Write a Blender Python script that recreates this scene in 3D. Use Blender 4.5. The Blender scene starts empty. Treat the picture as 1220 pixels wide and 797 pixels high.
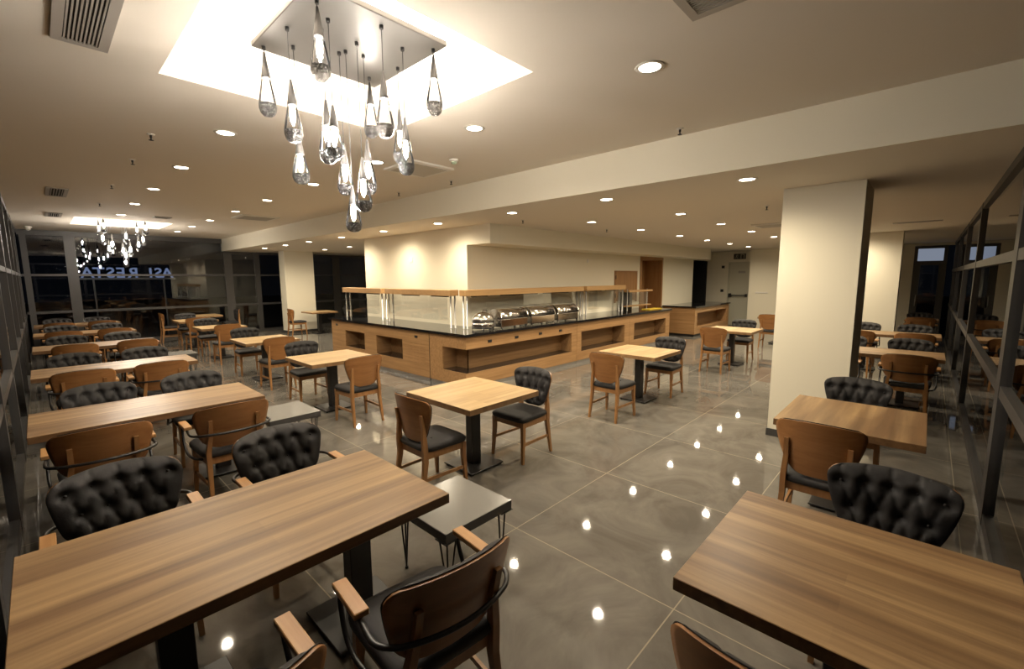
import bpy, bmesh, math, random
from mathutils import Vector, Matrix
random.seed(7)
S = bpy.context.scene
C = S.collection
PI = math.pi

# ------------------------------------------------------------------ materials
def newmat(name):
    m = bpy.data.materials.new(name); m.use_nodes = True
    nt = m.node_tree
    return m, nt, nt.nodes['Principled BSDF']

def plain(name, col, rough=.5, metal=0., spec=.5, coat=0., noise=0.):
    m, nt, b = newmat(name)
    b.inputs['Base Color'].default_value = (*col, 1)
    b.inputs['Roughness'].default_value = rough
    b.inputs['Metallic'].default_value = metal
    b.inputs['Specular IOR Level'].default_value = spec
    b.inputs['Coat Weight'].default_value = coat
    if noise:
        tc = nt.nodes.new('ShaderNodeTexCoord')
        n = nt.nodes.new('ShaderNodeTexNoise'); n.inputs['Scale'].default_value = 90; n.inputs['Detail'].default_value = 4
        bp = nt.nodes.new('ShaderNodeBump'); bp.inputs['Strength'].default_value = noise; bp.inputs['Distance'].default_value = .004
        nt.links.new(tc.outputs['Object'], n.inputs['Vector'])
        nt.links.new(n.outputs['Fac'], bp.inputs['Height']); nt.links.new(bp.outputs['Normal'], b.inputs['Normal'])
    return m

def emit(name, col, st):
    m = bpy.data.materials.new(name); m.use_nodes = True
    nt = m.node_tree; nt.nodes.clear()
    o = nt.nodes.new('ShaderNodeOutputMaterial'); e = nt.nodes.new('ShaderNodeEmission')
    e.inputs['Color'].default_value = (*col, 1); e.inputs['Strength'].default_value = st
    nt.links.new(e.outputs[0], o.inputs[0])
    return m

def wood(name, axis, cols, stave=None, rough=.38, streak=26, mixw=.5, broad=None, contrast=(.3, .72)):
    """grain along local `axis`; stave = (length, width) of the glued boards seen on the tops"""
    m, nt, b = newmat(name)
    N = nt.nodes; L = nt.links
    tc = N.new('ShaderNodeTexCoord'); oi = N.new('ShaderNodeObjectInfo')
    mp = N.new('ShaderNodeMapping')
    sc = {'X': (1.1, streak, streak), 'Y': (streak, 1.1, streak), 'Z': (streak, streak, 1.1)}[axis]
    mp.inputs['Scale'].default_value = sc
    L.new(tc.outputs['Object'], mp.inputs['Vector'])
    mul = N.new('ShaderNodeMath'); mul.operation = 'MULTIPLY'; mul.inputs[1].default_value = 37.
    L.new(oi.outputs['Random'], mul.inputs[0])
    nz = N.new('ShaderNodeTexNoise'); nz.noise_dimensions = '4D'
    nz.inputs['Scale'].default_value = 1.; nz.inputs['Detail'].default_value = 5; nz.inputs['Roughness'].default_value = .62
    nz.inputs['Distortion'].default_value = .35
    L.new(mp.outputs[0], nz.inputs['Vector']); L.new(mul.outputs[0], nz.inputs['W'])
    rp = N.new('ShaderNodeValToRGB')
    rp.color_ramp.elements[0].position = contrast[0]; rp.color_ramp.elements[0].color = (*cols[0], 1)
    rp.color_ramp.elements[1].position = contrast[1]; rp.color_ramp.elements[1].color = (*cols[1], 1)
    L.new(nz.outputs['Fac'], rp.inputs['Fac'])
    out = rp.outputs['Color']
    if broad:
        m2 = N.new('ShaderNodeMapping'); bs = broad[0]
        m2.inputs['Scale'].default_value = {'X': (.45, bs, bs), 'Y': (bs, .45, bs), 'Z': (bs, bs, .45)}[axis]
        L.new(tc.outputs['Object'], m2.inputs['Vector'])
        n2 = N.new('ShaderNodeTexNoise'); n2.noise_dimensions = '4D'; n2.inputs['Scale'].default_value = 1.; n2.inputs['Detail'].default_value = 3; n2.inputs['Distortion'].default_value = .6
        L.new(m2.outputs[0], n2.inputs['Vector']); L.new(mul.outputs[0], n2.inputs['W'])
        r2 = N.new('ShaderNodeValToRGB')
        r2.color_ramp.elements[0].position = .40; r2.color_ramp.elements[0].color = (*broad[1], 1)
        r2.color_ramp.elements[1].position = .60; r2.color_ramp.elements[1].color = (1, 1, 1, 1)
        L.new(n2.outputs['Fac'], r2.inputs['Fac'])
        m3 = N.new('ShaderNodeMixRGB'); m3.blend_type = 'MULTIPLY'; m3.inputs['Fac'].default_value = 1.
        L.new(out, m3.inputs[1]); L.new(r2.outputs[0], m3.inputs[2]); out = m3.outputs[0]
    if stave:
        mb = N.new('ShaderNodeMapping')
        if axis == 'Y': mb.inputs['Rotation'].default_value = (0, 0, PI/2)
        L.new(tc.outputs['Object'], mb.inputs['Vector'])
        br = N.new('ShaderNodeTexBrick')
        br.inputs['Scale'].default_value = 1.; br.inputs['Brick Width'].default_value = stave[0]; br.inputs['Row Height'].default_value = stave[1]
        br.inputs['Mortar Size'].default_value = 0.; br.offset = .37; br.offset_frequency = 2
        br.inputs['Color1'].default_value = (*cols[2], 1); br.inputs['Color2'].default_value = (*cols[3], 1)
        L.new(mb.outputs[0], br.inputs['Vector'])
        mx = N.new('ShaderNodeMixRGB'); mx.inputs['Fac'].default_value = mixw
        L.new(out, mx.inputs[1]); L.new(br.outputs['Color'], mx.inputs[2])
        out = mx.outputs[0]
    L.new(out, b.inputs['Base Color'])
    b.inputs['Roughness'].default_value = rough
    bp = N.new('ShaderNodeBump'); bp.inputs['Strength'].default_value = .08; bp.inputs['Distance'].default_value = .002
    L.new(nz.outputs['Fac'], bp.inputs['Height']); L.new(bp.outputs['Normal'], b.inputs['Normal'])
    return m

def glass(name, tint=(1, 1, 1), ior=1.5, rough=0.0, boost=1.0):
    """clear pane: see through it, mirror by the Fresnel law"""
    m = bpy.data.materials.new(name); m.use_nodes = True
    nt = m.node_tree; nt.nodes.clear(); N = nt.nodes; L = nt.links
    o = N.new('ShaderNodeOutputMaterial'); mx = N.new('ShaderNodeMixShader')
    t = N.new('ShaderNodeBsdfTransparent'); t.inputs[0].default_value = (*tint, 1)
    g = N.new('ShaderNodeBsdfGlossy'); g.inputs['Roughness'].default_value = rough; g.inputs['Color'].default_value = (.95, .97, 1, 1)
    f = N.new('ShaderNodeFresnel'); f.inputs['IOR'].default_value = ior
    k = N.new('ShaderNodeMath'); k.operation = 'MULTIPLY'; k.inputs[1].default_value = boost; k.use_clamp = True
    L.new(f.outputs[0], k.inputs[0]); L.new(k.outputs[0], mx.inputs[0])
    L.new(t.outputs[0], mx.inputs[1]); L.new(g.outputs[0], mx.inputs[2]); L.new(mx.outputs[0], o.inputs[0])
    return m

GOLD = ((.19, .108, .050), (.54, .35, .165), (.54, .355, .17), (.27, .16, .078))
PALE = ((.31, .195, .090), (.58, .41, .205), (.60, .43, .22), (.38, .245, .115))
M = {}
M['top_x'] = wood('stave_wood_lengthwise', 'X', GOLD, (2.3, .085), streak=26, mixw=.28, broad=(8, (.46, .40, .39)))
M['top_y'] = wood('stave_wood_crosswise', 'Y', GOLD, (2.3, .085), streak=26, mixw=.28, broad=(9, (.42, .34, .30)))
M['top_broad'] = wood('broad_grain_wood', 'X', GOLD, (1.6, .13), streak=15, mixw=.25, broad=(6, (.42, .34, .30)))
M['top_pale'] = wood('pale_stave_wood', 'X', PALE, (.55, .052), streak=24, mixw=.6)
M['edge'] = wood('dark_edge_wood', 'X', ((.10, .05, .022), (.22, .12, .05)), streak=18)
M['edge_pale'] = wood('pale_edge_wood', 'X', ((.15, .08, .035), (.34, .20, .09), (.34, .20, .09), (.16, .09, .04)), (.05, .2), streak=18)
M['beech'] = wood('chair_frame_wood', 'Z', ((.27, .125, .042), (.42, .215, .08)), streak=22, rough=.35)
M['shell'] = wood('bent_plywood', 'X', ((.235, .10, .03), (.37, .175, .06)), streak=20, rough=.33)
M['arm'] = wood('armrest_wood', 'Y', ((.40, .20, .075), (.56, .31, .125)), streak=25, rough=.35)
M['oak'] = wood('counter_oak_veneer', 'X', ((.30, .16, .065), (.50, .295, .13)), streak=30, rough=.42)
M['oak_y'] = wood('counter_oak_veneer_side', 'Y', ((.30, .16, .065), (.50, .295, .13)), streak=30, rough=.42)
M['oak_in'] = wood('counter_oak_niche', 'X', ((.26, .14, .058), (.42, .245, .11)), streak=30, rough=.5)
M['rail'] = wood('rail_oak', 'X', ((.46, .27, .115), (.60, .37, .165)), streak=30, rough=.4)
M['doorwood'] = wood('door_veneer', 'Z', ((.27, .135, .05), (.42, .225, .09)), streak=22, rough=.4)
M['leather'] = plain('black_leather', (.022, .0205, .0205), .62, spec=.3, noise=.15)
M['blacksteel'] = plain('black_powder_coated_steel', (.014, .013, .013), .38, spec=.5)
M['plaster'] = plain('cream_plaster', (.80, .75, .61), .75, spec=.25)
M['ceil'] = plain('ceiling_paint', (.80, .74, .65), .85, spec=.15)
M['white'] = plain('white_plastic', (.75, .72, .66), .45)
M['ventgrey'] = plain('vent_aluminium', (.42, .39, .35), .5, metal=.3)
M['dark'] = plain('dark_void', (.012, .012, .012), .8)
M['frame'] = plain('graphite_window_frame', (.075, .072, .070), .42, metal=.25)
M['alu'] = plain('brushed_aluminium', (.55, .54, .52), .42, metal=.8)
M['steel'] = plain('polished_steel', (.62, .60, .58), .14, metal=1.)
M['plate'] = plain('satin_nickel_plate', (.17, .163, .155), .42, metal=.4)
M['cone'] = plain('grey_metal_cone', (.055, .052, .05), .5, metal=.2)
M['stooltop'] = plain('grey_gloss_top', (.21, .205, .19), .22, spec=.6)
M['stoolside'] = plain('dark_grey_edge', (.06, .058, .055), .4)
M['skirt'] = plain('dark_skirting', (.05, .048, .045), .4)
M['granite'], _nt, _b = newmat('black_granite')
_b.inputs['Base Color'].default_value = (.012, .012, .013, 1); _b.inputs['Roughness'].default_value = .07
M['doorpaint'] = plain('pale_green_door_paint', (.60, .58, .47), .5)
M['yellow'] = plain('yellow_sheet', (.75, .52, .05), .5)
M['blackbox'] = plain('black_plastic', (.02, .02, .02), .45)
M['greencap'] = plain('pale_green_plastic', (.45, .55, .40), .4)
M['pane'] = glass('window_pane_glass', (.93, .95, .96), 1.52, 0.0, 1.15)
M['guard'] = glass('guard_glass', (.98, .985, .98), 1.45, 0.0, .3)
M['dropglass'] = glass('pendant_glass', (.95, .95, .95), 1.35, .02, 1.5)
M['ground'] = plain('dark_paving', (.03, .03, .032), .8)
M['lamp'] = emit('downlight_glow', (1, .86, .66), 26)
M['bulb'] = emit('bulb_glow', (1, .90, .78), 340)
M['letter'] = emit('sign_letter_glow', (.45, .56, .95), .30)
M['frost'] = emit('lit_frosted_pane', (.55, .63, .80), .30)

# crystal bottom of the pendants: sparkling bubbled glass
def crystal():
    m, nt, b = newmat('bubbled_crystal')
    N = nt.nodes; L = nt.links
    b.inputs['Base Color'].default_value = (.055, .054, .058, 1); b.inputs['Metallic'].default_value = .5; b.inputs['Roughness'].default_value = .12
    tc = N.new('ShaderNodeTexCoord'); v = N.new('ShaderNodeTexVoronoi'); v.inputs['Scale'].default_value = 95
    bp = N.new('ShaderNodeBump'); bp.inputs['Strength'].default_value = 1.; bp.inputs['Distance'].default_value = .02
    L.new(tc.outputs['Object'], v.inputs['Vector']); L.new(v.outputs['Distance'], bp.inputs['Height']); L.new(bp.outputs['Normal'], b.inputs['Normal'])
    v2 = N.new('ShaderNodeTexVoronoi'); v2.inputs['Scale'].default_value = 110
    rp = N.new('ShaderNodeValToRGB'); rp.color_ramp.elements[0].position = .18; rp.color_ramp.elements[0].color = (.75, .74, .72, 1); rp.color_ramp.elements[1].position = .42; rp.color_ramp.elements[1].color = (.05, .049, .052, 1)
    L.new(tc.outputs['Object'], v2.inputs['Vector']); L.new(v2.outputs['Distance'], rp.inputs['Fac']); L.new(rp.outputs['Color'], b.inputs['Base Color'])
    t = N.new('ShaderNodeBsdfTransparent'); mx = N.new('ShaderNodeMixShader'); mx.inputs[0].default_value = .80
    o = N['Material Output']
    L.new(t.outputs[0], mx.inputs[1]); L.new(b.outputs[0], mx.inputs[2]); L.new(mx.outputs[0], o.inputs[0])
    return m
M['crystal'] = crystal()

# polished porcelain floor: large tiles with thin pale joints and cloudy stone figure
def floor_mat():
    m, nt, b = newmat('polished_grey_tile')
    N = nt.nodes; L = nt.links
    tc = N.new('ShaderNodeTexCoord')
    mp = N.new('ShaderNodeMapping'); mp.inputs['Location'].default_value = (-2.27 + 1.27*4, -.90 + 1.2*4, 0)
    L.new(tc.outputs['Object'], mp.inputs['Vector'])
    br = N.new('ShaderNodeTexBrick'); br.offset = 0.; br.squash = 1.
    br.inputs['Scale'].default_value = 1.; br.inputs['Brick Width'].default_value = 1.27; br.inputs['Row Height'].default_value = 1.2
    br.inputs['Mortar Size'].default_value = .0038; br.inputs['Mortar Smooth'].default_value = .1
    br.inputs['Color1'].default_value = (.86, .86, .86, 1); br.inputs['Color2'].default_value = (1, 1, 1, 1); br.inputs['Mortar'].default_value = (1, 1, 1, 1)
    L.new(mp.outputs[0], br.inputs['Vector'])
    n1 = N.new('ShaderNodeTexNoise'); n1.inputs['Scale'].default_value = 1.6; n1.inputs['Detail'].default_value = 8; n1.inputs['Roughness'].default_value = .62; n1.inputs['Distortion'].default_value = 1.6
    L.new(tc.outputs['Object'], n1.inputs['Vector'])
    rp = N.new('ShaderNodeValToRGB')
    rp.color_ramp.elements[0].position = .34; rp.color_ramp.elements[0].color = (.135, .124, .108, 1)
    rp.color_ramp.elements[1].position = .70; rp.color_ramp.elements[1].color = (.225, .208, .182, 1)
    L.new(n1.outputs['Fac'], rp.inputs['Fac'])
    mul = N.new('ShaderNodeMixRGB'); mul.blend_type = 'MULTIPLY'; mul.inputs['Fac'].default_value = 1.
    L.new(rp.outputs[0], mul.inputs[1]); L.new(br.outputs['Color'], mul.inputs[2])
    mx = N.new('ShaderNodeMixRGB'); mx.inputs[2].default_value = (.34, .30, .23, 1)
    L.new(br.outputs['Fac'], mx.inputs['Fac']); L.new(mul.outputs[0], mx.inputs[1])
    L.new(mx.outputs[0], b.inputs['Base Color'])
    b.inputs['Roughness'].default_value = .035
    b.inputs['Specular IOR Level'].default_value = .62
    return m
M['floor'] = floor_mat()

# ------------------------------------------------------------------ mesh helpers
class MB:
    def __init__(s): s.bm = bmesh.new()
    def box(s, x0, x1, y0, y1, z0, z1, mi=0):
        vs = [s.bm.verts.new(p) for p in ((x0,y0,z0),(x1,y0,z0),(x1,y1,z0),(x0,y1,z0),(x0,y0,z1),(x1,y0,z1),(x1,y1,z1),(x0,y1,z1))]
        for q in ((0,3,2,1),(4,5,6,7),(0,1,5,4),(1,2,6,5),(2,3,7,6),(3,0,4,7)):
            f = s.bm.faces.new([vs[i] for i in q]); f.material_index = mi
        return s
    def quad(s, pts, mi=0):
        f = s.bm.faces.new([s.bm.verts.new(p) for p in pts]); f.material_index = mi; return s
    def loft(s, rings, cap=True, mi=0, smooth=False):
        R = [[s.bm.verts.new(p) for p in r] for r in rings]; n = len(R[0])
        for a, b in zip(R, R[1:]):
            for i in range(n):
                f = s.bm.faces.new((a[i], a[(i+1) % n], b[(i+1) % n], b[i])); f.material_index = mi; f.smooth = smooth
        if cap:
            f = s.bm.faces.new(R[0][::-1]); f.material_index = mi
            f = s.bm.faces.new(R[-1]); f.material_index = mi
        return s
    def bar(s, pts, sizes, mi=0):
        """square bar through points, (sx, sy) half sizes at each"""
        return s.loft([[(p[0]-a, p[1]-b, p[2]), (p[0]+a, p[1]-b, p[2]), (p[0]+a, p[1]+b, p[2]), (p[0]-a, p[1]+b, p[2])] for p, (a, b) in zip(pts, sizes)], mi=mi)
    def beam(s, p, q, w, h, mi=0):
        p = Vector(p); q = Vector(q); d = (q-p).normalized()
        u = Vector((0, 0, 1)).cross(d)
        u = Vector((1, 0, 0)) if u.length < 1e-5 else u.normalized()
        v = d.cross(u)
        ring = lambda c: [c-u*w-v*h, c+u*w-v*h, c+u*w+v*h, c-u*w+v*h]
        return s.loft([ring(p), ring(q)], mi=mi)
    def tube(s, pts, r, n=8, mi=0):
        pts = [Vector(p) for p in pts]; rings = []; prev = None
        for i, p in enumerate(pts):
            d = (pts[min(i+1, len(pts)-1)] - pts[max(i-1, 0)]).normalized()
            if prev is None:
                u = d.orthogonal().normalized()
            else:
                u = (prev - d*prev.dot(d)).normalized()
            prev = u; v = d.cross(u)
            rings.append([p + (u*math.cos(t*2*PI/n) + v*math.sin(t*2*PI/n))*r for t in range(n)])
        return s.loft(rings, mi=mi, smooth=True)
    def lathe(s, prof, n=20, c=(0, 0, 0), mi=0, smooth=True, cap=True):
        return s.loft([[(c[0]+r*math.cos(2*PI*i/n), c[1]+r*math.sin(2*PI*i/n), c[2]+z) for i in range(n)] for r, z in prof], mi=mi, smooth=smooth, cap=cap)
    def bevel(s, off, seg=1, smooth=False):
        bmesh.ops.bevel(s.bm, geom=s.bm.edges[:], offset=off, segments=seg, affect='EDGES', profile=.5)
        if smooth:
            for f in s.bm.faces: f.smooth = True
        return s
    def build(s, name, mats, parent=None, loc=None, kind=None):
        bmesh.ops.recalc_face_normals(s.bm, faces=s.bm.faces[:])
        me = bpy.data.meshes.new(name); s.bm.to_mesh(me); s.bm.free()
        for m in (mats if isinstance(mats, (list, tuple)) else [mats]): me.materials.append(M[m])
        o = bpy.data.objects.new(name, me); C.objects.link(o)
        if parent is not None: o.parent = parent
        if loc is not None: o.location = loc
        if kind: o['kind'] = kind
        return o

def tag(o, label, cat, group=None):
    o['label'] = label; o['category'] = cat
    if group: o['group'] = group
    return o
def thing(name, label, cat, loc=(0, 0, 0), rz=0, group=None):
    o = bpy.data.objects.new(name, None); C.objects.link(o); o.empty_display_size = .1
    o.location = loc; o.rotation_euler = (0, 0, rz)
    return tag(o, label, cat, group)
def struct(name, loc=(0, 0, 0)):
    o = bpy.data.objects.new(name, None); C.objects.link(o); o.location = loc; o['kind'] = 'structure'
    return o
def kids(o): return [c for c in bpy.data.objects if c.parent == o]
def make_proto(root):
    tree = []
    for ch in kids(root): tree.append((ch, kids(ch)))
    return tree
def dup(root, tree, loc, rz, label, group=None):
    r = root.copy(); C.objects.link(r); r.location = loc; r.rotation_euler = (0, 0, rz)
    r['label'] = label
    if group: r['group'] = group
    for ch, gs in tree:
        c = ch.copy(); C.objects.link(c); c.parent = r
        for g in gs:
            d = g.copy(); C.objects.link(d); d.parent = c
    return r
class Maker:
    """first call moves the model itself, later calls copy it with all its parts"""
    def __init__(s, root): s.root = root; s.tree = make_proto(root); s.used = False
    def __call__(s, loc, rz, label, group=None):
        if not s.used:
            s.used = True; r = s.root; r.location = loc; r.rotation_euler = (0, 0, rz); r['label'] = label
            if group: r['group'] = group
            return r
        return dup(s.root, s.tree, loc, rz, label, group)

# ------------------------------------------------------------------ sizes of the place
XL, YR, YE, XB = -.25, -.42, 17.5, 18.1       # left glass, right glass, end glass, far wall
ZC, ZL, XBEAM = 3.2, 2.80, 4.40                # main ceiling, lower ceiling, face of the drop

# ------------------------------------------------------------------ shell
MB().box(XL-.3, 18.5, YR-.3, YE+.3, -.12, 0).build('floor', 'floor', kind='structure')
MB().box(-40, 60, -40, 60, -.3, -.16).build('ground', 'ground', kind='structure')

xs = [XL-.2, .68, 2.38, XBEAM]; ys = [YR-.2, 2.03, 3.82, 13.42, 15.2, YE+.2]
holes = {(1, 1), (1, 3)}
mb = MB()
for i in range(3):
    for j in range(5):
        if (i, j) in holes: continue
        mb.box(xs[i], xs[i+1], ys[j], ys[j+1], ZC, ZC+.06)
for (i, j) in holes:
    x0, x1, y0, y1 = xs[i], xs[i+1], ys[j], ys[j+1]; zt = 3.52
    mb.box(x0-.04, x0, y0-.04, y1+.04, ZC+.06, zt); mb.box(x1, x1+.04, y0-.04, y1+.04, ZC+.06, zt)
    mb.box(x0, x1, y0-.04, y0, ZC+.06, zt); mb.box(x0, x1, y1, y1+.04, ZC+.06, zt)
    mb.box(x0-.04, x1+.04, y0-.04, y1+.04, zt, zt+.05)
mb.box(XBEAM, 18.0, YR-.2, YE+.2, ZL, ZC+.06)
mb.build('ceiling', 'ceil', kind='structure')
# the drop in the ceiling has a wall-coloured face
MB().box(XBEAM-.02, XBEAM, YR, YE, ZL, ZC).build('beam', 'plaster', kind='structure')
# buffet soffit and walls behind the counter
MB().box(5.5, 16.2, 5.68, 6.45, 2.46, ZL).build('soffit_beam', 'plaster', kind='structure')
mb = MB()
mb.box(5.5, 12.25, 6.3, 6.45, 0, 2.46); mb.box(13.75, 16.3, 6.3, 6.45, 0, 2.46)
mb.box(5.5, 5.65, 6.45, 10.05, 0, ZL); mb.box(5.65, XB, 9.9, 10.05, 0, ZL)
mb.box(16.2, XB, 6.3, 6.45, 2.46, ZL)
mb.build('wall_buffet', 'plaster', kind='structure')
MB().box(11.9, 12.05, 10.05, YE, 0, ZL).build('wall_back', 'plaster', kind='structure')
# door niche of wood behind the counter
d = struct('door_1')
mb = MB(); mb.box(12.25, 12.33, 6.27, 6.9, 0, 2.46); mb.box(13.67, 13.75, 6.27, 6.9, 0, 2.46); mb.box(12.33, 13.67, 6.27, 6.9, 2.38, 2.46)
mb.build('door_frame', 'doorwood', d)
MB().box(12.33, 13.67, 6.85, 6.9, 0, 2.38).build('door_leaf', 'doorwood', d)
mb = MB().tube([(12.52, 6.85, 1.02), (12.52, 6.79, 1.02), (12.64, 6.79, 1.02)], .011); mb.build('door_handle', 'alu', d)
# dark passage beside it
d = struct('door_2')
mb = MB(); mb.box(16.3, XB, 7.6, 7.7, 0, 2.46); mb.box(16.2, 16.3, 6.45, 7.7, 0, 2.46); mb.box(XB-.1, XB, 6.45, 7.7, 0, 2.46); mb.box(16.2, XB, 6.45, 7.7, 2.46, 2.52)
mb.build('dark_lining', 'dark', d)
# far wall with exit door and glass door
mb = MB()
mb.box(XB, XB+.15, 5.66, 6.6, 0, ZL); mb.box(XB, XB+.15, 4.90, 5.66, 2.40, ZL); mb.box(XB, XB+.15, 4.6, 4.90, 0, ZL)
mb.box(17.3, XB+.15, 1.4, 4.70, 0, ZL); mb.box(XB, XB+.15, .42, 1.4, 0, ZL); mb.box(XB, XB+.15, YR-.1, .42, 2.72, ZL)
mb.build('wall_far', 'plaster', kind='structure')
d = struct('door_3')
MB().box(XB+.03, XB+.08, 4.94, 5.62, .01, 2.36).bevel(.004).build('door_leaf', 'doorpaint', d)
mb = MB(); mb.box(XB-.02, XB+.1, 4.90, 4.94, 0, 2.40); mb.box(XB-.02, XB+.1, 5.62, 5.66, 0, 2.40); mb.box(XB-.02, XB+.1, 4.94, 5.62, 2.36, 2.40)
mb.build('door_frame', 'doorpaint', d)
mb = MB(); mb.tube([(XB-.06, 4.98, 1.15), (XB-.06, 5.58, 1.15)], .02); mb.box(XB-.08, XB+.03, 5.52, 5.60, 1.08, 1.22); mb.box(XB-.08, XB+.03, 4.96, 5.02, 1.10, 1.20)
mb.build('push_bar', 'blackbox', d)
MB().box(XB+.015, XB+.03, 5.07, 5.31, 1.98, 2.06).build('door_plate', 'ventgrey', d)
d = struct('door_4')
mb = MB()
for y0, y1 in ((.34, .42), (-.30, -.22)): mb.box(XB-.02, XB+.08, y0, y1, 0, 2.72)
mb.box(XB-.02, XB+.08, -.22, .34, 2.64, 2.72); mb.box(XB-.02, XB+.08, -.22, .34, 2.16, 2.28); mb.box(XB-.02, XB+.08, -.22, .34, 0, .12)
mb.box(XB-.02, XB+.06, .26, .34, .12, 2.16); mb.box(XB-.02, XB+.06, -.22, -.14, .12, 2.16)
mb.build('door_frame', 'frame', d)
MB().box(XB+.02, XB+.03, -.22, .34, 2.28, 2.64).build('lit_pane', 'frost', d)
MB().box(XB+.02, XB+.03, -.14, .26, .12, 2.16).build('pane', 'pane', d)
MB().tube([(XB-.02, .30, .95), (XB-.06, .30, .97), (XB-.06, .30, 1.25), (XB-.02, .30, 1.27)], .012).build('door_handle', 'alu', d)

# columns
def column(name, x0, x1, y0, y1, z1):
    o = MB().box(x0, x1, y0, y1, 0, z1).build(name, 'plaster', kind='structure')
    t = .012
    mb = MB(); mb.box(x0-t, x1+t, y0-t, y0, 0, .085); mb.box(x0-t, x1+t, y1, y1+t, 0, .085); mb.box(x0-t, x0, y0, y1, 0, .085); mb.box(x1, x1+t, y0, y1, 0, .085)
    mb.build('baseboard', 'skirt', o)
column('column_1', 5.72, 6.48, .54, 1.26, ZL)
column('column_2', 5.78, 6.75, 15.95, 16.45, ZL)
column('column_3', 12.75, 13.2, .50, 1.5, ZL)

# ------------------------------------------------------------------ glazing
def glazing(name, axis, c, along, zt, zr, posts, thin=.035, wide=.09, deep=.07, out=-1):
    """a run of window frame with one mesh per post, rail and pane; axis 'x' = plane x=c"""
    root = struct(name)
    a0, a1 = along
    def bx(mbm, p0, p1, q0, q1, z0, z1):
        if axis == 'x': mbm.box(q0, q1, p0, p1, z0, z1)
        else: mbm.box(p0, p1, q0, q1, z0, z1)
    lo, hi = (c - deep, c) if out < 0 else (c, c + deep)
    mid = (lo+hi)/2
    for p, w in posts:
        m_ = MB(); bx(m_, p-w/2, p+w/2, lo, hi, 0, zt); m_.build('window_post', 'frame', root)
    cuts = sorted([a0] + [p for p, w in posts] + [a1]); W = dict((p, w) for p, w in posts)
    for z, h in zr:
        for u, v in zip(cuts, cuts[1:]):
            m_ = MB(); bx(m_, u + W.get(u, 0)/2, v - W.get(v, 0)/2, lo+.01, hi-.004, z, z+h); m_.build('window_rail', 'frame', root)
    for u, v in zip(cuts, cuts[1:]):
        m_ = MB(); bx(m_, u, v, mid-.004, mid+.004, .0, zt); m_.build('pane', 'pane', root)
    return root
glazing('window_1', 'x', XL, (YR, YE), ZC, ((0, .09), (.90, .07), (1.96, .06), (ZC-.10, .10)), [(y, .10) for y in (-.1, 1.15, 3.0, 4.85, 6.7, 8.55, 10.4, 12.25, 14.1, 15.95)])
glazing('window_2', 'y', YR, (XL, XB), ZL, ((0, .09), (.98, .08), (1.95, .08), (ZL-.08, .08)), [(x, w) for x, w in ((-.05, .1), (1.9, .12), (4.75, .20), (8.7, .12), (11.7, .12), (14.7, .12), (17.2, .12))])
glazing('window_3', 'y', YE, (XL, XBEAM+.2), ZC, ((0, .09), (.95, .07), (1.97, .06), (ZC-.14, .14)), [(.05-.2, .12), (.72, .22), (4.52, .24)], out=1)
glazing('window_4', 'y', YE, (XBEAM+.2, 11.9), ZL, ((0, .09), (.95, .07), (1.97, .06), (ZL-.08, .08)), [(5.42, .16), (6.9, .16), (8.3, .30), (9.6, .12)], out=1)
# close the outside corner above the end glazing
MB().box(XL-.2, XBEAM, YE, YE+.07, ZC, ZC+.2).build('trim_1', 'frame', kind='structure')

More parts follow.
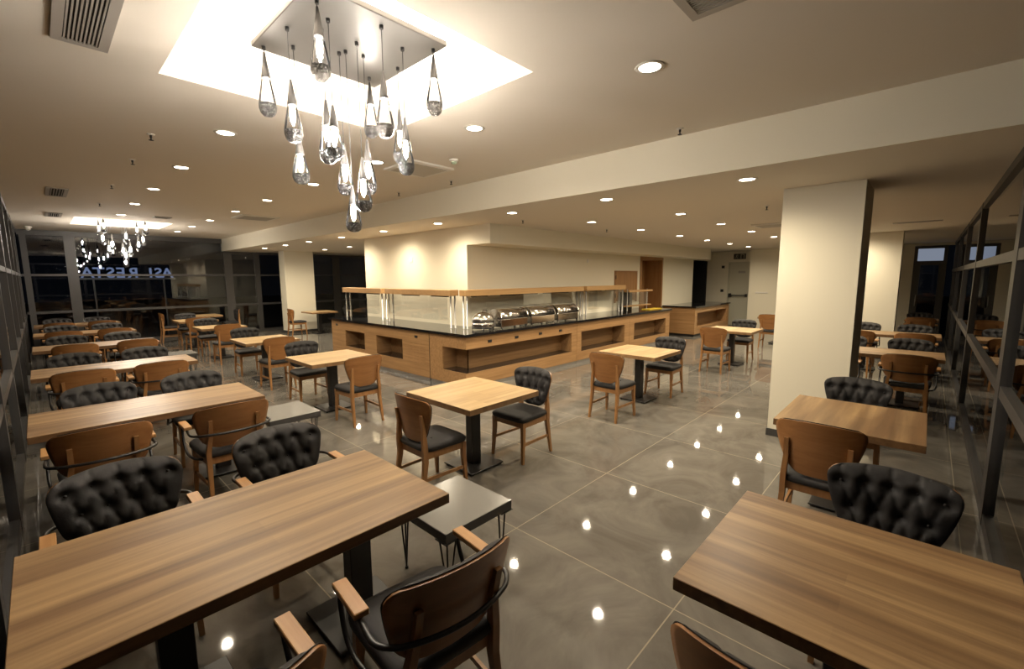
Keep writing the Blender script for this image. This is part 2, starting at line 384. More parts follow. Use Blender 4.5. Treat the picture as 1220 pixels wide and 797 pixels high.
# ------------------------------------------------------------------ back rest and chairs
def back_parts(root, wt, wb, z0, z1, yb, R, tilt, rc, cols, rows, padt):
    zm = (z0+z1)/2
    def hw(s):
        h = wb + (wt-wb)*(1-(1-s)**1.7)
        z = s*(z1-z0); H = z1-z0
        rt, rb = rc, rc*1.25
        if z > H-rt: h -= rt - math.sqrt(max(0, rt*rt-(z-H+rt)**2))
        if z < rb: h -= rb - math.sqrt(max(0, rb*rb-(rb-z)**2))
        return max(h, .02)
    def pt(u, s, t, grow=0):
        h = hw(s) + grow; a = u*h/R
        z = z0 + (z1-z0)*s + .018*(1-u*u)*s + (grow if s > .99 else -grow if s < .01 else 0)
        r = R - t
        return Vector((r*math.sin(a), yb + R - r*math.cos(a) - (z-z0)*math.tan(tilt), z))
    nu, ns = 22, 16
    ss = [.5-.5*math.cos(PI*j/ns) for j in range(ns+1)]; us = [-1+2*i/nu for i in range(nu+1)]
    # plywood shell, a closed thin solid
    bm = bmesh.new()
    A = [[bm.verts.new(pt(u, s, 0)) for u in us] for s in ss]; B = [[bm.verts.new(pt(u, s, .012)) for u in us] for s in ss]
    def skin(bm, A, B, nu, ns):
        for j in range(ns):
            for i in range(nu):
                f = bm.faces.new((A[j][i], A[j][i+1], A[j+1][i+1], A[j+1][i])); f.smooth = True
                f = bm.faces.new((B[j][i], B[j+1][i], B[j+1][i+1], B[j][i+1])); f.smooth = True
        per = [(0, i) for i in range(nu+1)] + [(j, nu) for j in range(1, ns+1)] + [(ns, i) for i in range(nu-1, -1, -1)] + [(j, 0) for j in range(ns-1, 0, -1)]
        for (a, b), (c, d) in zip(per, per[1:]+per[:1]):
            bm.faces.new((A[a][b], B[a][b], B[c][d], A[c][d]))
    skin(bm, A, B, nu, ns)
    mb = MB(); mb.bm.free(); mb.bm = bm
    shell = mb.build('backrest', 'shell', root)
    # tufted pad on its front
    nu, ns = 52, 34
    ss = [.5-.5*math.cos(PI*(j/ns)) for j in range(ns+1)]; ss = [.35*j/ns + .65*q for j, q in zip(range(ns+1), ss)]
    us = [-1+2*i/nu for i in range(nu+1)]
    H = z1-z0; btn = []
    for r in range(rows):
        n = cols - (r % 2)
        z = H*(1 - (r+.62)/(rows+.05)); wrow = hw(z/H)
        for k in range(n): btn.append(((k-(n-1)/2)*(2*wt/(cols+.15)), z, r))
    seg = []
    for a in btn:
        for b in btn:
            if b[2] == a[2]+1 and abs(a[0]-b[0]) < 2*wt/(cols+.15)*.6: seg.append((a, b))
    def height(u, s):
        h = hw(s); x = u*h; z = s*H
        e = (1-abs(u)**5)*min(1, (1-s)/.14+.0)**.5*min(1, s/.12)**.5
        t = padt*max(0, e)
        d = 0
        for bx, bz, _ in btn:
            q = (x-bx)**2+(z-bz)**2; d = max(d, math.exp(-q/(.030**2)))
        c = 0
        for a, b in seg:
            dx, dz = b[0]-a[0], b[1]-a[1]; l2 = dx*dx+dz*dz
            k = max(0, min(1, ((x-a[0])*dx+(z-a[1])*dz)/l2)); q = (x-a[0]-k*dx)**2+(z-a[1]-k*dz)**2
            c = max(c, math.exp(-q/(.010**2)))
        # vertical pleats from the top row to the edge
        for bx, bz, r in btn:
            if r == 0 and z > bz: c = max(c, .8*math.exp(-((x-bx)/.010)**2))
        return t - min(t*.9, max(.036*d, .012*c))
    bm = bmesh.new()
    A = [[bm.verts.new(pt(u, s, .012, .006)) for u in us] for s in ss]
    B = [[bm.verts.new(pt(u, s, .014+height(u, s), .006)) for u in us] for s in ss]
    skin(bm, A, B, nu, ns)
    mb = MB(); mb.bm.free(); mb.bm = bm
    for bx, bz, _ in btn:
        s = bz/H; p = pt(bx/hw(s), s, .014+max(.006, padt-.036))
        mb.lathe([(.002, .004), (.006, .002), (.0075, -.002), (.006, -.006), (.002, -.008)], 8, p)
    mb.build('tufted_pad', 'leather', shell)
    return pt

def cushion(root, wf, wb, d, z0, z1, yc):
    mb = MB()
    def ring(z, g):
        pts = []
        n = 40
        for i in range(n):
            a = 2*PI*i/n; c, s_ = math.cos(a), math.sin(a)
            e = .28
            x = math.copysign(abs(c)**e, c); y = math.copysign(abs(s_)**e, s_)
            w = wb + (wf-wb)*(y+1)/2
            pts.append((x*(w/2-g), yc + y*(d/2-g), z))
        return pts
    h = z1-z0
    mb.loft([ring(z0, .012), ring(z0+.012, .002), ring(z0+h*.5, 0), ring(z1-.02, .006), ring(z1-.006, .022), ring(z1, .055), ring(z1+.006, .12), ring(z1+.008, .18)], smooth=True)
    return mb.build('seat_cushion', 'leather', root)

def frame(root, wf, wb, yf, yr, shy, px):
    """apron, four legs (rear ones run up behind the back as posts) and two side stretchers"""
    zs = .42
    mb = MB()
    mb.beam((-wf+.015, yf, .395), (wf-.015, yf, .395), .011, .03); mb.beam((-wb+.015, yr+.02, .395), (wb-.015, yr+.02, .395), .011, .03)
    for s in (-1, 1): mb.beam((s*wf, yf, .395), (s*wb, yr+.02, .395), .011, .03)
    mb.build('seat_frame', 'beech', root)
    for s in (-1, 1):
        MB().bar([(s*(wf+.012), yf+.02, 0), (s*wf, yf, .30), (s*wf, yf, zs)], [(.012, .012), (.018, .019), (.019, .020)]).build('leg', 'beech', root)
        MB().bar([(s*(wb+.012), yr-.05, 0), (s*wb, yr, .34), (s*wb, yr-.004, .47), (s*px, shy(.62, px), .62), (s*px, shy(.745, px), .745)],
                 [(.012, .013), (.017, .022), (.017, .022), (.015, .014), (.014, .010)]).build('leg', 'beech', root)
        MB().beam((s*(wf+.004), yf+.006, .19), (s*(wb+.004), yr-.022, .19), .008, .013).build('stretcher', 'beech', root)

def side_chair():
    root = thing('dining_chair', '-', 'chair')
    R, tilt, yb, z0 = .50, .16, -.205, .495
    back_parts(root, .276, .150, z0, .868, yb, R, tilt, .065, 5, 3, .052)
    shy = lambda z, x: yb + R*(1-math.cos(math.asin(x/R))) - (z-z0)*math.tan(tilt) - .014
    cushion(root, .47, .42, .455, .422, .485, .015)
    frame(root, .200, .186, .195, -.20, shy, .178)
    return Maker(root)
def arm_chair():
    root = thing('dining_armchair', '-', 'chair')
    R, tilt, yb, z0 = .50, .26, -.225, .50
    back_parts(root, .298, .210, z0, .842, yb, R, tilt, .080, 5, 3, .060)
    shy = lambda z, x: yb + R*(1-math.cos(math.asin(x/R))) - (z-z0)*math.tan(tilt) - .014
    cushion(root, .50, .45, .48, .422, .49, .015)
    frame(root, .205, .19, .20, -.21, shy, .17)
    # black tube: from the side of the seat up to the arm, back along it and round behind the back
    pts = []
    arc = []
    for k in range(15):
        a = -1.0 + 2.0*k/14
        ang = a*.54
        rr = R+.032
        arc.append((rr*math.sin(ang), yb + R - rr*math.cos(ang) - .040, .628))
    side = lambda s: [(s*.215, -.12, .40), (s*.262, -.06, .40), (s*.282, .04, .415), (s*.286, .12, .47), (s*.282, .165, .58), (s*.280, .165, .612), (s*.280, .145, .630), (s*.280, .06, .636), (s*.284, -.06, .634), (s*.291, -.13, .630), (s*.287, -.19, .628)]
    L_ = side(-1)
    pts = L_ + [p for p in arc[1:-1]] + side(1)[::-1]
    # smooth the polyline a little
    for _ in range(2):
        q = [pts[0]]
        for a, b in zip(pts, pts[1:]):
            q.append(tuple(.75*x+.25*y for x, y in zip(a, b))); q.append(tuple(.25*x+.75*y for x, y in zip(a, b)))
        q.append(pts[-1]); pts = q
    MB().tube(pts, .0105, 8).build('arm_tube', 'blacksteel', root)
    for s in (-1, 1):
        MB().box(s*.280-.028, s*.280+.028, -.055, .170, .646, .672).bevel(.003).build('armrest', 'arm', root)
    return Maker(root)
chair = side_chair(); armchair = arm_chair()
FACE = {'+y': 0, '-y': PI, '+x': -PI/2, '-x': PI/2}

# ------------------------------------------------------------------ tables
def table(x0, x1, y0, y1, label, top='top_x', edge='edge', long=False, grp=None, H=.75):
    cx, cy = (x0+x1)/2, (y0+y1)/2; w, d = x1-x0, y1-y0
    t = thing('dining_table', label, 'table', (cx, cy, 0), 0, grp)
    mb = MB().box(-w/2, w/2, -d/2, d/2, H-.052, H).bevel(.0025)
    for f in mb.bm.faces:
        f.material_index = 0 if f.normal.z > .9 else 1
    mb.bm.normal_update()
    for f in mb.bm.faces: f.material_index = 0 if f.normal.z > .5 else 1
    mb.build('tabletop', [top, edge], t)
    horiz = w > d
    spots = [(0, 0)]
    if long: spots = [(-w/2+.42, 0), (w/2-.30, 0)] if horiz else [(0, -d/2+.42), (0, d/2-.42)]
    for sx, sy in spots:
        MB().box(sx-.06, sx+.06, sy-.045, sy+.045, .028, H-.058).bevel(.004).build('pedestal', 'blacksteel', t)
        MB().box(sx-.20, sx+.20, sy-.20, sy+.20, H-.059, H-.0525).build('top_plate', 'blacksteel', t)
        mb = MB().box(sx-.21, sx+.21, sy-.21, sy+.21, .014, .028).bevel(.003)
        mb.build('base_plate', 'blacksteel', t)
        for a in (-1, 1):
            for b in (-1, 1):
                MB().lathe([(.014, 0), (.016, .004), (.012, .0145)], 10, (sx+a*.185, sy+b*.185, 0)).build('foot', 'blacksteel', t)
    return t

ORD = ['first', 'second', 'third', 'fourth', 'fifth', 'sixth']
ROWY = [(1.72, 2.59), (4.55, 5.36), (7.28, 8.02), (10.10, 10.86), (12.80, 13.58), (15.45, 16.2)]
for r, (y0, y1) in enumerate(ROWY):
    nm = ['nearest', 'second', 'third', 'fourth', 'fifth', 'farthest'][r]
    xr = [1.352, 1.39, 1.42, 1.43, 1.42, 1.42][r]
    table(-.17 if r == 0 else -.155, xr, y0, y1, f'long wooden table along the left window wall, {nm} of the six rows',
          'top_x', 'edge', True, 'long tables along the left window wall')
    NX = [(.20, .965), (.21, 1.0), (.26, .96), (.32, 1.08), (.27, 1.03), (.27, 1.03)][r]
    FX = [(.20, 1.0), (.31, 1.04), (.25, 1.0), (.27, 1.03), (.27, 1.03), (.27, 1.03)][r]
    yn = y0 + [-.31, -.23, -.21, -.12, -.12, -.2][r]; yf = y1 + [.27, .12, .18, .2, .2, .2][r]
    for k in (0, 1):
        end = ('window end', 'aisle end')[k]
        # near side: seen from behind, far side: tufted front
        armchair((NX[k], yn, 0), -.10 if (r, k) == (0, 1) else FACE['+y'], f'armchair with plain wooden back, near side of the {nm} left-hand long table, {end}', 'armchairs at the left-hand long tables')
        armchair((FX[k], yf, 0), FACE['-y'], f'armchair showing tufted black front, far side of the {nm} left-hand long table, {end}', 'armchairs at the left-hand long tables')

def stool(x0, x1, y0, y1, label, H=.45):
    cx, cy = (x0+x1)/2, (y0+y1)/2; w, d = (x1-x0)/2, (y1-y0)/2
    t = thing('low_table', label, 'low table', (cx, cy, 0), 0, 'grey low tables beside the long tables')
    mb = MB().box(-w, w, -d, d, H-.06, H).bevel(.003); mb.bm.normal_update()
    for f in mb.bm.faces: f.material_index = 0 if f.normal.z > .5 else 1
    mb.build('top', ['stooltop', 'stoolside'], t)
    for a in (-1, 1):
        for b in (-1, 1):
            x, y = a*(w-.045), b*(d-.045); fx, fy = a*(w-.05), b*(d-.05)
            mb = MB()
            for ox, oy in ((-.05*a, .02*b), (.02*a, -.05*b), (.015*a, .015*b)):
                mb.tube([(x+ox, y+oy, H-.06), (fx, fy, .012), (fx, fy, .004)], .0055, 6)
            mb.lathe([(.010, 0), (.012, .004), (.010, .016)], 8, (fx, fy, 0))
            mb.box(x-.05, x+.05, y-.05, y+.05, H-.064, H-.060)
            mb.build('hairpin_leg', 'blacksteel', t)
stool(1.405, 1.935, 1.83, 2.36, 'grey low table with hairpin legs at the aisle end of the nearest long table')
stool(1.445, 1.955, 4.66, 5.24, 'grey low table at the aisle end of the second long table')
stool(1.475, 2.0, 10.2, 10.75, 'grey low table at the aisle end of the fourth long table')

# square tables down the middle, each with its two chairs
G = 'side chairs at the square tables'
T = 'square tables in the middle of the room'
table(2.375, 3.275, 2.72, 3.66, 'square pale wooden table standing alone in mid-aisle, nearest of the square tables', 'top_pale', 'edge_pale', grp=T)
chair((2.25, 3.10, 0), FACE['+x'], 'side chair with shield wooden back, left of the nearest square table', G)
chair((3.36, 3.03, 0), FACE['-x'], 'side chair with tufted black back, right of the nearest square table', G)
table(2.32, 3.25, 5.72, 6.62, 'square pale wooden table before the counter\'s left leg, second along the aisle', 'top_pale', 'edge_pale', grp=T)
chair((2.75, 5.36, 0), FACE['+y'], 'side chair with wooden back, near side of the second square table along the aisle', G)
chair((2.72, 6.86, 0), FACE['-y'], 'side chair with tufted back, far side of the second square table along the aisle', G)
table(2.36, 3.26, 8.50, 9.45, 'square pale wooden table, third along the aisle beyond the counter', 'top_pale', 'edge_pale', grp=T)
chair((2.72, 8.16, 0), FACE['+y'], 'side chair with wooden back, near side of the third square table along the aisle', G)
chair((2.75, 9.75, 0), FACE['-y'], 'side chair with tufted back, far side of the third square table along the aisle', G)
table(2.42, 3.34, 11.8, 12.68, 'square pale wooden table, fourth along the aisle', 'top_pale', 'edge_pale', grp=T)
chair((2.78, 11.38, 0), FACE['+y'], 'side chair with wooden back, near side of the fourth square table along the aisle', G)
chair((2.80, 12.98, 0), FACE['-y'], 'side chair with tufted back, far side of the fourth square table along the aisle', G)
table(2.45, 3.35, 14.3, 15.2, 'square pale wooden table, fifth along the aisle near the end window', 'top_pale', 'edge_pale', grp=T)
chair((2.75, 13.95, 0), FACE['+y'], 'side chair with wooden back, near side of the fifth square table along the aisle', G)
chair((2.85, 15.5, 0), FACE['-y'], 'side chair with tufted back, far side of the fifth square table along the aisle', G)
table(3.0, 3.9, 16.1, 17.0, 'square pale wooden table right against the end window, sixth along the aisle', 'top_pale', 'edge_pale', grp=T)
chair((2.62, 16.5, 0), FACE['+x'], 'side chair seen in profile, left of the square table against the end window', G)
chair((4.25, 16.7, 0), FACE['-x'], 'side chair seen edge-on, right of the square table against the end window', G)
table(6.12, 7.0, 14.8, 15.7, 'square wooden table in front of the far pale column, beyond the counter', 'top_pale', 'edge_pale', grp=T)
chair((5.80, 15.25, 0), FACE['+x'], 'side chair seen in profile in front of the far pale column', G)
chair((7.35, 15.2, 0), FACE['-x'], 'side chair half hidden behind the counter\'s far left end', G)
table(5.70, 6.58, 2.67, 3.57, 'square pale wooden table in front of the buffet counter\'s long leg', 'top_pale', 'edge_pale', grp=T)
chair((5.13, 2.98, 0), FACE['+x'], 'side chair with wooden back, left of the table before the counter\'s long leg', G)
chair((6.72, 2.98, 0), FACE['-x'], 'side chair with tufted back, right of the table before the counter\'s long leg', G)
table(9.55, 10.45, 2.50, 3.45, 'square pale wooden table left of the near column, in front of the small far counter', 'top_pale', 'edge_pale', grp=T)
chair((9.02, 2.98, 0), FACE['+x'], 'side chair with wooden back, left of the table before the small far counter', G)
chair((10.62, 2.98, 0), FACE['-x'], 'side chair with tufted back, right of the table before the small far counter', G)
table(13.5, 14.4, 2.5, 3.4, 'square wooden table mostly hidden behind the near column', 'top_pale', 'edge_pale', grp=T)
chair((13.0, 2.95, 0), FACE['+x'], 'wooden-backed side chair peeking out at the left edge of the near column', G)

# tables along the right window wall
T = 'tables along the right window wall'; G = 'chairs at the right-hand tables'
table(1.505, 2.42, -.335, .605, 'brown striped wooden table at the right window, nearest to the camera', 'top_y', 'edge', grp=T)
chair((1.37, .22, 0), FACE['+x'], 'side chair with wooden back, near side of the nearest right-hand table', G)
chair((2.60, .06, 0), FACE['-x'], 'tufted black chair between the two nearest right-hand tables, facing the camera', G)
table(3.845, 4.80, -.07, .81, 'brown wooden table with broad grain in front of the near column', 'top_broad', 'edge', grp=T)
chair((3.68, .46, 0), FACE['+x'], 'side chair with plain wooden back, near side of the broad-grained table by the column', G)
chair((5.00, .42, 0), FACE['-x'], 'tufted black chair beyond the broad-grained table, beside the near column', G)
for i, (x0, x1) in enumerate(((8.02, 8.78), (10.85, 11.55), (15.0, 15.7))):
    nm = ('first', 'second', 'last')[i]
    y1 = (1.35, 1.3, .38)[i]
    table(x0, x1, -.23, y1, f'long wooden table by the right window, {nm} beyond the near column', 'top_y', 'edge', True, T)
    for k, y in enumerate((.12, .92) if i < 2 else (.10,)):
        end = ('window end', 'column end')[k]
        armchair((x0-.30, y, 0), FACE['+x'], f'armchair with wooden back, near side of the {nm} right-hand table beyond the column, {end}', G)
        armchair((x1+.30, y+.03, 0), FACE['-x'], f'tufted armchair, far side of the {nm} right-hand table beyond the column, {end}', G)

# ------------------------------------------------------------------ buffet counter
X0, Y0, HT = 4.68, 5.43, .945            # faces of the two legs, worktop height
XEND, YEND = 12.45, 10.25
mb = MB()
mb.box(X0-.05, X0+.81, Y0-.05, YEND+.05, HT-.045, HT); mb.box(X0+.81, XEND+.03, Y0-.05, 6.295, HT-.045, HT)
w = mb.build('worktop', 'granite'); tag(w, 'black polished granite worktop running round the corner of the buffet counter', 'worktop')

def socket_plate(parent, face, a, z):
    mb = MB()
    if face == 'x': mb.box(X0-.008, X0, a-.045, a+.045, z-.022, z+.022)
    else: mb.box(a-.045, a+.045, Y0-.008, Y0, z-.022, z+.022)
    mb.build('socket', 'blackbox', parent)

def cab_front_x(root, y0, y1, niches, zt=HT-.045):
    """cabinet front on the plane x=X0 with open niches (ya, yb, za, zb)"""
    mb = MB(); t = .03
    cur = y0
    for ya, yb_, za, zb in sorted(niches):
        mb.box(X0, X0+t, cur, ya, .07, zt); mb.box(X0, X0+t, ya, yb_, .07, za); mb.box(X0, X0+t, ya, yb_, zb, zt); cur = yb_
    mb.box(X0, X0+t, cur, y1, .07, zt)
    mb.build('front_panel', 'oak_y', root)
def cab_front_y(root, x0, x1, niches, zt=HT-.045):
    mb = MB(); t = .03
    cur = x0
    for xa, xb, za, zb in sorted(niches):
        mb.box(cur, xa, Y0, Y0+t, .07, zt); mb.box(xa, xb, Y0, Y0+t, .07, za); mb.box(xa, xb, Y0, Y0+t, zb, zt); cur = xb
    mb.box(cur, x1, Y0, Y0+t, .07, zt)
    mb.build('front_panel', 'oak', root)
def niche_x(root, ya, yb_, za, zb, d=.34):
    mb = MB(); x0 = X0+.03; x1 = X0+d
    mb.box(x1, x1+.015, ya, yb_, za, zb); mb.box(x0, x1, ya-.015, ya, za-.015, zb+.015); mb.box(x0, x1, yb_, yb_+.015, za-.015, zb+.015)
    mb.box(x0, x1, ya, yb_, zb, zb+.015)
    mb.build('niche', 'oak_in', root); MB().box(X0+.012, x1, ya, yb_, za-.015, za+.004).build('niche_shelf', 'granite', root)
def niche_y(root, xa, xb, za, zb, d=.34):
    mb = MB(); y0 = Y0+.03; y1 = Y0+d
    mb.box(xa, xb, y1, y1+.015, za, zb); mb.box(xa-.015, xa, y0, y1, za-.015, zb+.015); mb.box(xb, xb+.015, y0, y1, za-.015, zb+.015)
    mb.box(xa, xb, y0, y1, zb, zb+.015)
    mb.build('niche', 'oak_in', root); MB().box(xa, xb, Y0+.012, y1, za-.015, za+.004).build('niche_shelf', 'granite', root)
def plinth(root, x0, x1, y0, y1):
    MB().box(x0, x1, y0, y1, 0, .07).build('plinth', 'alu', root)

GC = 'oak cabinets under the buffet worktop'
# left leg unit
u = thing('counter_cabinet', 'oak counter cabinet with two square open niches, left leg of the buffet', 'cabinet', (0, 0, 0), 0, GC)
nl = [(8.72, 9.58, .34, .70), (7.28, 8.24, .31, .70)]
cab_front_x(u, 6.425, YEND, nl)
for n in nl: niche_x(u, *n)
mb = MB(); mb.box(X0+.03, X0+.78, YEND-.03, YEND, .07, HT-.045); mb.box(X0+.03, X0+.78, 6.425, 6.44, .07, HT-.045); mb.build('side_panel', 'oak', u)
plinth(u, X0+.012, X0+.76, 6.43, YEND-.02)
socket_plate(u, 'x', 9.98, .80); socket_plate(u, 'x', 6.82, .79)
mb = MB()
for k in range(7):
    for j in range(3): mb.box(X0-.004, X0, 6.56+j*.20, 6.70+j*.20, .30+k*.06, .312+k*.06)
mb.build('vent_slots', 'oak_in', u)
# corner unit with the niche wrapping round the corner
u = thing('counter_cabinet', 'oak counter cabinet at the buffet corner with one long open niche round the corner', 'cabinet', (0, 0, 0), 0, GC)
za, zb = .29, .69; zt = HT-.045
nx1 = 7.62; ny1 = 6.05; XC1 = 7.80
mb = MB()
mb.box(X0, X0+.03, Y0, 6.415, .07, za); mb.box(X0, X0+.03, Y0, 6.415, zb, zt); mb.box(X0, X0+.03, ny1, 6.415, za, zb)
mb.box(X0+.03, XC1, Y0, Y0+.03, .07, za); mb.box(X0+.03, XC1, Y0, Y0+.03, zb, zt); mb.box(nx1, XC1, Y0, Y0+.03, za, zb)
mb.build('front_panel', 'oak', u)
mb = MB()
mb.box(X0+.30, X0+.315, Y0+.30, ny1, za, zb); mb.box(X0+.30, nx1, Y0+.30, Y0+.315, za, zb)
mb.box(X0+.03, X0+.30, ny1, ny1+.015, za, zb); mb.box(nx1, nx1+.015, Y0+.03, Y0+.30, za, zb)
mb.box(X0+.03, X0+.30, Y0+.03, ny1, zb, zb+.015); mb.box(X0+.30, nx1, Y0+.03, Y0+.30, zb, zb+.015)
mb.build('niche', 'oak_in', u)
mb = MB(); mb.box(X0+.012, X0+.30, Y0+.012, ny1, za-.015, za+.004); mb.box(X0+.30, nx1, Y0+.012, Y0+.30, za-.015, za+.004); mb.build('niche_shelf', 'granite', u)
mb = MB(); mb.box(X0+.012, X0+.1, Y0+.012, 6.40, 0, .07); mb.box(X0+.1, XC1, Y0+.012, Y0+.1, 0, .07); mb.build('plinth', 'alu', u)
for a in (5.22, 5.90, 6.58, 7.22): socket_plate(u, 'y', a, .78)
MB().box(X0-.004, X0, 6.415, 6.425, .02, HT-.045).build('joint_strip', 'blackbox', u)
# two more units along the long leg
for x0, x1, na, nb, lab in ((7.81, 10.10, 7.98, 9.86, 'oak counter cabinet with wide open niche, between the corner cabinet and the end cabinet'),
                            (10.11, XEND, 10.34, 12.20, 'oak counter cabinet at the right end of the buffet, with one open niche')):
    u = thing('counter_cabinet', lab, 'cabinet', (0, 0, 0), 0, GC)
    n = (na, nb, .26, .69)
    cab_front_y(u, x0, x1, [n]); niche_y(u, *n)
    mb = MB(); mb.box(x1-.02, x1, Y0+.03, 6.25, .07, HT-.045); mb.build('side_panel', 'oak_y', u)
    plinth(u, x0, x1-.02, Y0+.012, 6.2)

# sneeze guards: oak shelf on steel posts, glass front, lamp bars below
LAMPBARS = []
RX, RY, RZ = 5.07, 5.98, 1.585
GG = 'wood-topped sneeze guards on the buffet'
def guard(label, axis, a0, a1, bars):
    t = thing('sneeze_guard', label, 'sneeze guard', (0, 0, 0), 0, GG)
    c = RX if axis == 'y' else RY
    def P(a, o, z): return (c+o, a, z) if axis == 'y' else (a, c+o, z)
    def B(a, b, o0, o1, z0, z1):
        m_ = MB()
        if axis == 'y': m_.box(c+o0, c+o1, a, b, z0, z1)
        else: m_.box(a, b, c+o0, c+o1, z0, z1)
        return m_
    B(a0, a1, -.06, .14, RZ-.052, RZ+.058).bevel(.004).build('rail', 'rail', t)
    for a in (a0+.06, a1-.06):
        for o in ((0, .10) if True else (0,)):
            MB().lathe([(.028, 0), (.028, .008), (.016, .012), (.016, RZ-.05-HT)], 12, P(a, o, HT)).build('post', 'alu', t)
    B(a0+.09, a1-.09, -.052, -.046, HT+.14, RZ-.055).build('glass_panel', 'guard', t)
    for a, b in bars:
        B(a, b, .03, .06, RZ-.075, RZ-.055).build('lamp_bar', 'blackbox', t)
        q = P((a+b)/2, .045, RZ-.078); LAMPBARS.append((q, (.025, b-a) if axis == 'y' else (b-a, .025)))
guard('wood-topped glass sneeze guard at the far end of the counter\'s left leg', 'y', 8.55, 10.30, [(8.8, 9.5)])
guard('wood-topped glass sneeze guard on the counter\'s left leg, next to the corner', 'y', 6.22, 8.40, [(6.4, 6.9), (7.3, 7.9)])
guard('wood-topped glass sneeze guard above the silver chafing dishes', 'x', RX+.07, 8.78, [(5.35, 5.75), (6.1, 7.2), (7.4, 8.3)])
guard('wood-topped glass sneeze guard right of the chafing dishes on the long leg', 'x', 8.90, 10.75, [(9.1, 9.7), (9.9, 10.5)])
t = thing('sneeze_guard', 'low glass screen with two shelves at the right end of the buffet', 'sneeze guard', (0, 0, 0), 0, GG)
for x in (10.95, 12.1): MB().lathe([(.020, 0), (.020, .008), (.011, .012), (.011, .58)], 10, (x, RY, HT)).build('post', 'alu', t)
MB().box(10.97, 12.35, RY-.05, RY+.10, HT+.50, HT+.55).build('rail', 'rail', t)
MB().box(10.97, 12.35, RY-.02, RY+.12, HT+.10, HT+.13).build('shelf', 'rail', t)
MB().box(11.0, 12.08, RY-.045, RY-.039, HT+.14, HT+.49).build('glass_panel', 'guard', t)

# chafing dishes
GD = 'silver chafing dishes on the buffet'
def roll_chafer(x, label):
    t = thing('chafing_dish', label, 'chafing dish', (x, 5.70, HT), 0, GD)
    L2, D2 = .36, .17
    MB().box(-L2, L2, -D2, D2, .025, .17).bevel(.012, 2).build('water_pan', 'steel', t)
    for a in (-1, 1):
        for b in (-1, 1): MB().bar([(a*(L2-.03), b*(D2-.02), 0), (a*(L2-.03), b*(D2-.02), .04)], [(.012, .012), (.015, .015)]).build('leg', 'steel', t)
    n = 14
    arc = [(-D2*1.02*math.cos(PI*k/n), .172 + .17*math.sin(PI*k/n)) for k in range(n+1)]
    mb = MB(); mb.loft([[(xx, y, z) for y, z in arc] for xx in (-L2, L2)], smooth=True); mb.build('roll_lid', 'steel', t)
    for a in (-1, 1):
        MB().loft([[(a*L2 + s*.01, y*1.06, .165+(z-.165)*1.06) for y, z in arc] for s in (-1, 1)]).build('end_cap', 'steel', t)
    MB().tube([(-.18, -D2-.012, .20), (-.18, -D2-.05, .215), (.18, -D2-.05, .215), (.18, -D2-.012, .20)], .008).build('handle', 'blackbox', t)
for i, x in enumerate((5.97, 6.80, 7.63)):
    roll_chafer(x, ['silver roll-top chafing dish next to the round one', 'silver roll-top chafing dish in the middle of the row of three', 'silver roll-top chafing dish at the right end of the row'][i])
t = thing('chafing_dish', 'round domed silver chafing dish at the corner of the buffet', 'chafing dish', (5.32, 5.70, HT), 0, GD)
MB().lathe([(.19, .03), (.20, .045), (.20, .13), (.19, .14)], 28).build('water_pan', 'steel', t)
MB().lathe([(.20, .141), (.195, .19), (.17, .25), (.12, .295), (.05, .315), (.01, .318)], 28).build('dome_lid', 'steel', t)
MB().tube([(-.05, -.05, .315), (-.05, -.05, .345), (.05, -.05, .345), (.05, -.05, .315)], .008).build('handle', 'blackbox', t)
for k in range(4):
    a = PI/4+k*PI/2
    MB().tube([(.19*math.cos(a), .19*math.sin(a), .010), (.17*math.cos(a), .17*math.sin(a), .05)], .012).build('leg', 'steel', t)
# things on the right end
t = tag(MB().box(11.55, 12.32, 5.60, 5.86, HT, HT+.02).bevel(.003).build('yellow_sheet', 'yellow'), 'flat yellow sheet lying on the right end of the buffet worktop', 'sheet')
t = thing('grey_cabinet', 'small dark grey cabinet standing on the worktop below the wooden hatch', 'cabinet', (11.25, 6.16, HT))
MB().box(-.26, .26, -.03, .12, 0, .50).bevel(.006).build('body', 'skirt', t)
MB().box(-.22, .22, -.036, -.03, .06, .44).build('door', 'frame', t)
t = thing('serving_hatch', 'small wooden hatch in the cream wall above the buffet\'s right end', 'hatch', (11.42, 6.3, 0))
MB().box(-.60, .60, -.02, 0, 1.19, 2.0).bevel(.004).build('leaf', 'doorwood', t)
mb = MB()
for s in (-1, 1): mb.box(s*.60-.03, s*.60+.03, -.03, 0, 1.15, 2.03)
mb.box(-.57, .57, -.03, 0, 2.0, 2.03); mb.build('frame', 'doorwood', t)
for z in (1.35, 1.85): MB().box(-.615, -.585, -.04, -.03, z-.05, z+.05).build('hinge', 'blackbox', t)

